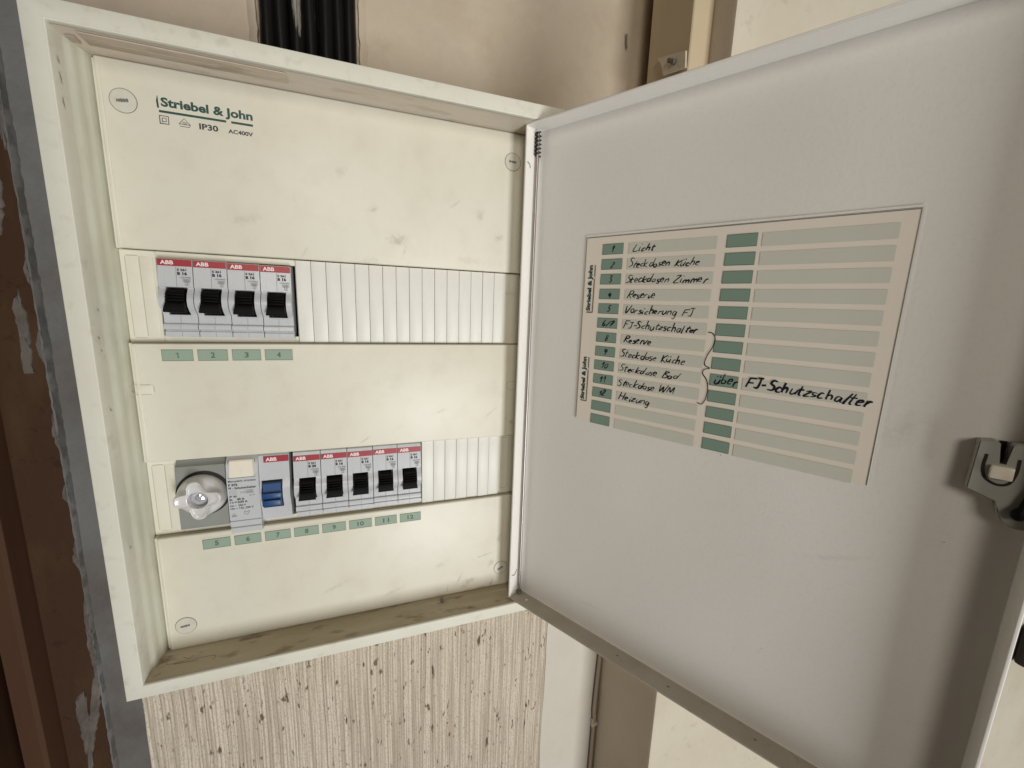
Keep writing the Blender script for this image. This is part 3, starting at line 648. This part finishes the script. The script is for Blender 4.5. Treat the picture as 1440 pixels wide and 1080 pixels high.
for s_, z, wd, ht, bo, _ in rows: add_text(mb, s_, -46.0, z, wd, ht, Fr, bold=bo)
mb.build('print', M['print'], rc)
mb = MB()
ribbon(mb, [(-45.6, -96.9), (-41.8, -96.9), (-41.8, -99.6), (-45.6, -99.6), (-45.6, -96.9)], .18, Fr); ribbon(mb, [(-45.2, -98.2), (-42.2, -98.2)], .2, Fr)
add_text(mb, '1/N', -39.6, -99.0, 2.8, 1.2, Fr); ribbon(mb, [(-36.4, -97.0), (-32.0, -97.0), (-32.0, -99.2), (-36.4, -99.2), (-36.4, -97.0)], .25, Fr); add_text(mb, '6000', -35.9, -98.8, 3.5, 1.3, Fr, bold=.02); add_text(mb, 'gG 63', -34.5, -101.4, 3.2, 1.1, Fr, bold=.01)
ribbon(mb, [(-45.6, -115.0), (-44.2, -112.8), (-42.6, -115.0), (-45.6, -115.0)], .3, Fr); add_text(mb, 'VDE', -45, -114.8, 1.9, .9, Fr)
ribbon(mb, smooth_pts([(-38, -111.6), (-36.6, -112.6), (-35.4, -111.6), (-35.6, -113.2), (-36.9, -114.4), (-38.2, -113.2), (-38, -111.6)]), .3, Fr)
mb.build('fine_print', M['print_grey'], rc)

# fuse with star knob
fs = empty('fuse_holder', (-61.5, 0, -98.5), 'grey screw fuse holder with a white star shaped knob', 'fuse holder')
mb = MB(); Pf = [(-74.8, 6), (-75.8, 1.6), (-78.0, .4), (-79.2, -1.8), (-84, -2.6), (-121.8, -2.6), (-122.6, 6)]
mb.loft([[(xx, y, z) for z, y in Pf] for xx in (-75.4, -48.2)], closed=True, caps=(True, True)); mb.build('base', M['fusegrey'], fs, smooth=35)
MB().box(-47.9, -46.9, 4, 6, -123, -75).build('side_gap', M['dark'], fs)
kx, kz = -61.6, -98.6
mb = MB(); mb.disc(kx + .6, kz + .8, -2.75, 15.2, 48); mb.build('socket', M['dark'], fs)
# knob: round skirt rising to a four-lobed face
lobes = [178, 98, 5, 272]
def rad(a, rv, rl):
    best = 0
    for l in lobes:
        d = abs((a - l + 180) % 360 - 180); best = max(best, math.exp(-(d / 27.0) ** 3))
    return rv + (rl - rv) * best
def kring(y, rv, rl, sc=1.0, n=96): return [(kx + sc * rad(i * 360 / n, rv, rl) * math.cos(2 * math.pi * i / n), y, kz + sc * rad(i * 360 / n, rv, rl) * math.sin(2 * math.pi * i / n)) for i in range(n)]
mb = MB()
mb.loft([kring(-2.8, 13.8, 13.8), kring(-4.2, 13.6, 13.8), kring(-6.5, 12.4, 13.4), kring(-8.2, 10.6, 13.2), kring(-9.4, 8.8, 13.0), kring(-12.0, 7.7, 12.9), kring(-12.8, 7.4, 12.7), kring(-13.1, 7.1, 12.2), kring(-13.0, 6.7, 11.5), kring(-12.5, 6.3, 10.8), kring(-12.3, 6.0, 8.6), kring(-12.4, 5.8, 6.0), kring(-12.2, 5.6, 5.6), kring(-9.0, 5.4, 5.4), kring(-6.5, 5.3, 5.3)], closed=True)
mb.build('star_knob', M['knob'], fs, smooth=50)
mb = MB(); mb.turned(kx, kz, [(5.3, -7.0), (4.6, -8.6), (2.4, -9.8), (.05, -10.1)], 28, cap=False)
mb.build('fuse_window', M['glass'], fs, smooth=60)

# ================================================================== DOOR (parts of the fuse box, built in door coordinates)
HX, HY, TH = 160.948, -12.068, R_(-60.747567948970314)
U = Vector((math.cos(TH), math.sin(TH), 0)); NN = Vector((U.y, -U.x, 0))
T = 14.116; DZ1, DZ0, DS = 151.8, -210.7, 258.8
XF = Matrix(((U.x, NN.x, 0, HX), (U.y, NN.y, 0, HY), (0, 0, 1, 0), (0, 0, 0, 1)))   # local (s, off, z) -> world
fr_door = lambda off: (lambda u, v: (u, off, v))
mb = MB()
def dring(i, off): return [(0 + i, off, DZ0 + i), (DS - i, off, DZ0 + i), (DS - i, off, DZ1 - i), (0 + i, off, DZ1 - i)]
mb.loft([dring(1.4, -1.3), dring(.3, -1.0), dring(-.25, -.2), dring(-.35, 1.5), dring(-.35, T - .15), dring(-.1, T), dring(.75, T), dring(.95, T - .15), dring(.95, .5), dring(1.1, .12), dring(1.4, .02), dring(1.45, 0)], closed=True, caps=(True, False))
R3 = dring(1.45, 0)
# inner sheet, subdivided for slight waviness
nx, nz = 24, 34; V = [[mb.bm.verts.new((R3[0][0] + (R3[1][0] - R3[0][0]) * i / nx, (0 if i in (0, nx) or j in (0, nz) else .25 * math.sin(i * .6 + 1) * math.sin(j * .35 + .5)), R3[0][2] + (R3[2][2] - R3[0][2]) * j / nz)) for j in range(nz + 1)] for i in range(nx + 1)]
for i in range(nx):
    for j in range(nz): mb.bm.faces.new((V[i][j], V[i + 1][j], V[i + 1][j + 1], V[i][j + 1]))
bmesh.ops.remove_doubles(mb.bm, verts=mb.bm.verts, dist=.001)
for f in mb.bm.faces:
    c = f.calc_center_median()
    if c.z < DZ0 + 1.0 and c.y > .6: f.material_index = 1  # bottom flange gets the dusty paint with shade in its colour
door = mb.build('door', [M['door'], M['dusty_shaded']], fb, smooth=40, xf=XF)
# hinge rod, spring, rivet
mb = MB(); mb.tube([(3.2, 4.4, -206), (3.2, 4.4, 149)], 1.15, 14); mb.build('hinge_rod', M['steel'], door, smooth=60, xf=XF)
mb = MB(); pts = [(3.2 + 1.9 * math.cos(a), 4.4 + 1.9 * math.sin(a), 148.5 - a / (2 * math.pi) * 2.6) for a in [k * math.pi / 8 for k in range(16 * 6)]]
mb.tube(pts, .62, 8); mb.build('hinge_spring', M['spring'], door, smooth=60, xf=XF)
mb = MB(); mb.turned(3.2, 4.4, [(2.6, 0), (2.6, 1), (1.2, 1.2)], 16); 
mb.build('rod_bush', M['seam'], door, smooth=40, xf=XF @ Matrix.Translation((0, 0, DZ0 + 1.9)) @ Matrix(((1, 0, 0, 0), (0, 0, -1, 8.8 - 0), (0, 1, 0, 0), (0, 0, 0, 1))) @ Matrix.Translation((0, 0, 0)))
mb = MB(); n = 16; mb.quad([(13.7 + 1.1 * math.cos(2 * math.pi * k / n), 7 + 1.1 * math.sin(2 * math.pi * k / n), DZ0 + 1.12) for k in range(n)]); mb.build('rivet', M['white_print'], door, xf=XF)
# scuffs on the hinge flange
mb = MB()
ff = lambda u, v: (1.12, u, v)
for a in ([(12.6, 128), (11, 127.6), (9.8, 126.6), (9.2, 124.8)], [(11.4, -191), (8.4, -191.6), (6.4, -189), (5.6, -188)]): ribbon(mb, smooth_pts(a), [.3] + [.9] * 20 + [.3] if False else .8, ff)
mb.build('scuff', M['seam'], door, xf=XF)
# paint bits along the bottom flange and panel
mb = MB(); rnd = random.Random(31)
for k in range(7):
    s0 = rnd.uniform(20, 250); z = rnd.uniform(DZ0 + 6, 140); r = rnd.uniform(.15, .35)
    mb.quad([(s0 + r * math.cos(a) * 1.4, .32, z + r * math.sin(a)) for a in [k2 * math.pi / 4 for k2 in range(8)]])
for s0 in (96, 132, 182, 215): mb.quad([(s0 + math.cos(a) * .9, 7 + .6 * math.sin(a), DZ0 + 1.1) for a in [k2 * math.pi / 4 for k2 in range(8)]])
mb.build('paint_specks', M['seam'], door, xf=XF); 
# latch
def poly(mb, pts, o0, o1):
    a = [mb.bm.verts.new((s, o0, z)) for s, z in pts]; b = [mb.bm.verts.new((s, o1, z)) for s, z in pts]
    mb.bm.faces.new(b); mb.bm.faces.new(a[::-1]); n = len(pts)
    for i in range(n): mb.bm.faces.new((a[i], a[(i + 1) % n], b[(i + 1) % n], b[i]))
mb = MB(); poly(mb, [(237.6, -37.8), (238.2, -17.2), (242.6, -16.4), (244.2, -17.6), (244.4, -25.6), (246.9, -25.6), (246.9, -17.4), (248, -16.4), (257, -16.4), (257.4, -50), (252, -50.5), (248.6, -48), (247.4, -45), (246.6, -40.4)], .2, 6.5)
es = [e for e in mb.bm.edges]; bmesh.ops.bevel(mb.bm, geom=es, offset=.35, segments=2, affect='EDGES')
lt = mb.build('latch_housing', M['latch'], door, smooth=40, xf=XF)
mb = MB(); mb.box(242.6, 248.8, 4, 8.6, -31.2, -26.0, .4, 2); mb.build('latch_bolt', M['testbutton'], lt, smooth=40, xf=XF)
mb = MB(); ribbon(mb, smooth_pts([(240.9, -22.2), (240.7, -28.0), (242.0, -32.0), (245.4, -33.9), (248.4, -32.6), (249.6, -28), (249.6, -22.4)]), 1.0, fr_door(6.62)); mb.box(244.5, 246.5, .3, .6, -26, -17)
mb.build('latch_slot', M['dark'], lt, xf=XF)
mb = MB(); mb.tube([(252.3, 7.4, -45.8), (252.3, 8.4, -44.8), (252.35, 8.8, -43.4), (252.5, 8.8, -42.2), (252.9, 8.6, -40.5), (253.6, 8.2, -36), (254.4, 7.6, -31)], [.8, 1.9, 2.2, 1.7, 1.0, .9, .6], 12); mb.build('latch_lever', M['black'], lt, smooth=50, xf=XF)

# ================================================================== CIRCUIT CHART
ch = empty('circuit_chart', (0, 0, 0), 'printed and handwritten German circuit list stuck inside the open door', 'chart')
mb = MB(); mb.box(45.4, 207.6, .40, .62, -48.4, 76.0); mb.build('paper', M['paper'], ch, xf=XF)
mb = MB(); Fd = fr_door(.74)
ribbon(mb, [(45.9, -46.8), (45.6, 75.8), (207.3, 75.8), (207.3, -48.2)], .42, Fd); mb.build('border', M['seam'], ch, xf=XF)
film = MB(); ribbon(film, [(208.2, -48.2), (208.2, 77.0), (45, 77.0)], 1.3, fr_door(.5)); film.build('film_edge', M['door'], ch, xf=XF)
cm = MB()
PZ = 9.43
for cx in (57.9, 132.6):
    for i in range(13):
        z1 = 71.0 - PZ * i
        o = MB(); o.quad([(cx, .78, z1 - 6.4), (cx + 14.5, .78, z1 - 6.4), (cx + 14.5, .78, z1), (cx, .78, z1)]); ob = o.build('number_cell', M['cell'], ch, xf=XF)
        o = MB(); ribbon(o, [(cx, z1 - 6.4), (cx + 14.5, z1 - 6.4), (cx + 14.5, z1), (cx, z1), (cx, z1 - 6.5)], .28, fr_door(.82)); o.build('cell_outline', M['tag_rim'], ob, xf=XF)
for bx0, bx1 in ((76.0, 127.7), (149.3, 201.6)):
    for i in range(13):
        z1 = 70.8 - PZ * i
        o = MB(); o.quad([(bx0, .78, z1 - 6.6), (bx1, .78, z1 - 6.6), (bx1, .78, z1), (bx0, .78, z1)]); o.build('writing_line', M['bar'], ch, xf=XF)
for zc in (27.2, -34.2):
    mb = MB(); Fv = lambda u, v: (53.4 - v, .8, zc + u)
    add_text(mb, 'Striebel & John', 1.0, 1.0, 30.0, 4.0, Fv, bold=.05); ribbon(mb, [(0, .2), (22, .2)], .45, Fv); ribbon(mb, [(23.6, .2), (31, .2)], .45, Fv); ribbon(mb, [(.2, .3), (.2, 4.6)], .5, Fv)
    mb.build('printed_name', M['green_print'], ch, xf=XF)
    mb = MB(); ribbon(mb, [(0, -.28), (31, -.28)], .22, Fv); ribbon(mb, [(-.3, 0), (-.3, 4.6)], .22, Fv); mb.build('red_edge', M['pinkish'], ch, xf=XF)
# handwriting: stroke glyphs (x-height .5, capitals 1)
G = {
 'L': (.62, [[(.12, 1), (.05, .02), (.55, .06)]]), 'i': (.28, [[(.1, .5), (.08, .05), (.2, .02)], [(.14, .8), (.18, .86)]]), 'c': (.42, [[(.36, .42), (.2, .5), (.06, .25), (.14, .02), (.36, .08)]]),
 'h': (.5, [[(.12, 1), (.06, 0)], [(.08, .3), (.26, .5), (.36, .35), (.34, 0)]]), 't': (.38, [[(.2, .85), (.12, .1), (.26, 0)], [(.02, .52), (.36, .56)]]), 'S': (.52, [[(.46, .92), (.2, 1), (.08, .75), (.38, .42), (.34, .08), (.02, .04)]]),
 's': (.38, [[(.34, .46), (.1, .46), (.12, .28), (.3, .2), (.22, .0), (.02, .04)]]), 'e': (.42, [[(.08, .24), (.32, .32), (.26, .5), (.08, .4), (.08, .08), (.34, .04)]]), 'k': (.52, [[(.12, 1), (.06, 0)], [(.46, .58), (.1, .26), (.44, 0)]]),
 'd': (.52, [[(.36, .4), (.14, .46), (.06, .12), (.24, .02), (.38, .3), (.48, 1)], [(.42, .6), (.38, .02)]]), 'o': (.44, [[(.24, .48), (.06, .3), (.14, .02), (.34, .1), (.36, .36), (.22, .48)]]), 'n': (.48, [[(.08, .46), (.05, 0)], [(.06, .28), (.26, .48), (.36, .3), (.36, 0)]]),
 'K': (.6, [[(.14, 1), (.06, 0)], [(.58, 1), (.12, .46), (.5, 0)]]), 'u': (.48, [[(.08, .48), (.06, .1), (.22, .0), (.38, .3)], [(.4, .48), (.38, 0)]]), 'ü': (.48, [[(.08, .48), (.06, .1), (.22, .0), (.38, .3)], [(.4, .48), (.38, 0)], [(.12, .7), (.14, .8)], [(.34, .7), (.36, .8)]]),
 'Z': (.6, [[(.1, .95), (.54, 1), (.06, .02), (.56, .04)]]), 'z': (.42, [[(.06, .46), (.36, .48), (.04, .02), (.38, .04)]]), 'm': (.7, [[(.06, .46), (.04, 0)], [(.05, .3), (.22, .48), (.3, .3), (.29, 0)], [(.3, .3), (.46, .48), (.56, .3), (.56, 0)]]),
 'r': (.36, [[(.1, .48), (.06, 0)], [(.07, .25), (.18, .46), (.34, .46)]]), 'R': (.58, [[(.14, 1), (.06, 0)], [(.08, .96), (.46, .92), (.42, .6), (.12, .5), (.5, 0)]]), 'v': (.44, [[(.04, .5), (.16, .0), (.4, .52)]]), 'V': (.6, [[(.04, 1), (.2, .0), (.56, 1.02)]]),
 'g': (.46, [[(.36, .42), (.14, .46), (.06, .16), (.24, .04), (.38, .4), (.3, -.35), (.1, -.35)]]), 'F': (.56, [[(.12, 1), (.06, 0)], [(.12, .97), (.56, 1)], [(.1, .52), (.44, .54)]]), 'J': (.5, [[(.1, .96), (.48, 1)], [(.34, .98), (.28, .12), (.02, .04)]]),
 'a': (.48, [[(.36, .42), (.14, .46), (.06, .12), (.24, .02), (.38, .42), (.36, .06), (.44, .02)]]), 'l': (.3, [[(.2, 1), (.08, .02), (.16, 0)]]), 'b': (.48, [[(.16, 1), (.08, .04), (.3, .02), (.38, .3), (.1, .36)]]),
 'B': (.56, [[(.12, 1), (.06, 0)], [(.1, .98), (.46, .86), (.14, .54), (.48, .34), (.36, .02), (.06, .02)]]), 'W': (.8, [[(.04, 1), (.14, .02), (.38, .7), (.48, .02), (.78, 1)]]), 'M': (.8, [[(.04, 0), (.18, 1), (.36, .2), (.62, 1), (.66, 0)]]), 'H': (.62, [[(.12, 1), (.06, 0)], [(.54, 1), (.48, 0)], [(.1, .5), (.5, .54)]]),
 '-': (.4, [[(.06, .4), (.34, .44)]]), ' ': (.42, []), '/': (.4, [[(.36, 1), (.04, -.05)]]),
 '1': (.42, [[(.04, .6), (.26, 1), (.2, 0)]]), '2': (.5, [[(.08, .8), (.26, 1), (.42, .75), (.06, .04), (.46, .06)]]), '3': (.5, [[(.1, .95), (.42, .95), (.2, .56), (.42, .3), (.2, 0), (.04, .1)]]), '4': (.5, [[(.2, 1), (.06, .4), (.44, .44)], [(.4, .7), (.34, 0)]]),
 '5': (.5, [[(.44, 1), (.14, .98), (.12, .56), (.4, .5), (.32, .06), (.04, .04)]]), '6': (.46, [[(.36, 1), (.08, .4), (.16, 0), (.38, .2), (.12, .38)]]), '7': (.46, [[(.06, .98), (.42, 1), (.16, 0)], [(.12, .5), (.38, .54)]]), '8': (.46, [[(.36, .9), (.12, .9), (.14, .6), (.38, .3), (.22, 0), (.06, .25), (.3, .55), (.4, .9)]]),
 '9': (.46, [[(.38, .85), (.12, .95), (.1, .6), (.36, .6), (.38, .9), (.26, 0)]]), '0': (.46, [[(.26, 1), (.06, .6), (.14, .02), (.38, .3), (.38, .85), (.24, 1)]]),
}
hrnd = random.Random(77)
def write(body, s0, s1, zb, ht, wd=.52, slope=0.0, slant=.22, name='handwriting', mats=None):
    mb = MB(); tot = sum(G[c][0] for c in body); k = (s1 - s0) / tot; x = 0
    for c in body:
        gw, st = G[c]
        jx, jz, js = hrnd.uniform(-.05, .05), hrnd.uniform(-.09, .09), hrnd.uniform(.84, 1.2); sl = hrnd.uniform(.7, 2.2); wj = wd * hrnd.uniform(.8, 1.35)
        for pts in st:
            P = smooth_pts([(s0 + (x + a + jx) * k + slant * b * ht * sl, zb + slope * (x + a) * k + (b * js + jz + hrnd.uniform(-.05, .05)) * ht) for a, b in pts], 5)
            n = len(P); ribbon(mb, P, [wj * (.6 + .65 * math.sin(math.pi * (i + .5) / n)) for i in range(n)], fr_door(.86))
        x += gw
    return mb.build(name, M['ink'], ch, xf=XF)
lines = [('Licht', 78.5, 92.5, 0), ('Steckdosen Küche', 76.5, 119.5, 0), ('Steckdosen Zimmer', 75.5, 124.5, 1), ('Reserve', 77.5, 96, 0), ('Vorsicherung FJ', 76.5, 119.5, 0), ('FJ-Schutzschalter', 76.5, 122.5, 0), ('Reserve', 77.5, 96, 0),
         ('Steckdose Küche', 76, 117.5, 0), ('Steckdose Bad', 76, 114.5, 0), ('Steckdose WM', 76, 113.5, 0), ('Heizung', 77.5, 99, 0)]
for i, (tx, a, b, _) in enumerate(lines): write(tx, a, b, 64.6 - PZ * i + 1.0, 4.4, wd=.54, slope=-.012)
for i, n in enumerate(['1', '2', '3', '4', '5', '6/7', '8', '9', '10', '11', '12']):
    wd = {1: 2.0, 2: 5.0, 3: 7.6}[len(n)]; write(n, 65 - wd / 2, 65 + wd / 2, 64.6 - PZ * i + 1.2, 3.6, wd=.6)
write('über', 134.6, 146.6, 64.6 - PZ * 8 + 1.4, 5.6, wd=.7)
write('FJ-Schutzschalter', 150.6, 203, 64.6 - PZ * 8 + 1.8, 5.1, wd=.75, slope=-.035)
mb = MB(); bp_ = smooth_pts([(128.7, 18.8), (131.1, 18.4), (132.7, 15.9), (132.2, 11.4), (129.7, 5.9), (128.7, 2.0), (129.3, -0.2), (131.7, -1.3), (128.8, -2.5), (128.4, -4.9), (131.0, -8.4), (132.1, -13.6), (131.5, -19.2), (129.7, -22.6), (127.3, -22.3)], 6)
ribbon(mb, bp_, .5, fr_door(.9)); mb.build('brace', M['ink'], ch, xf=XF)
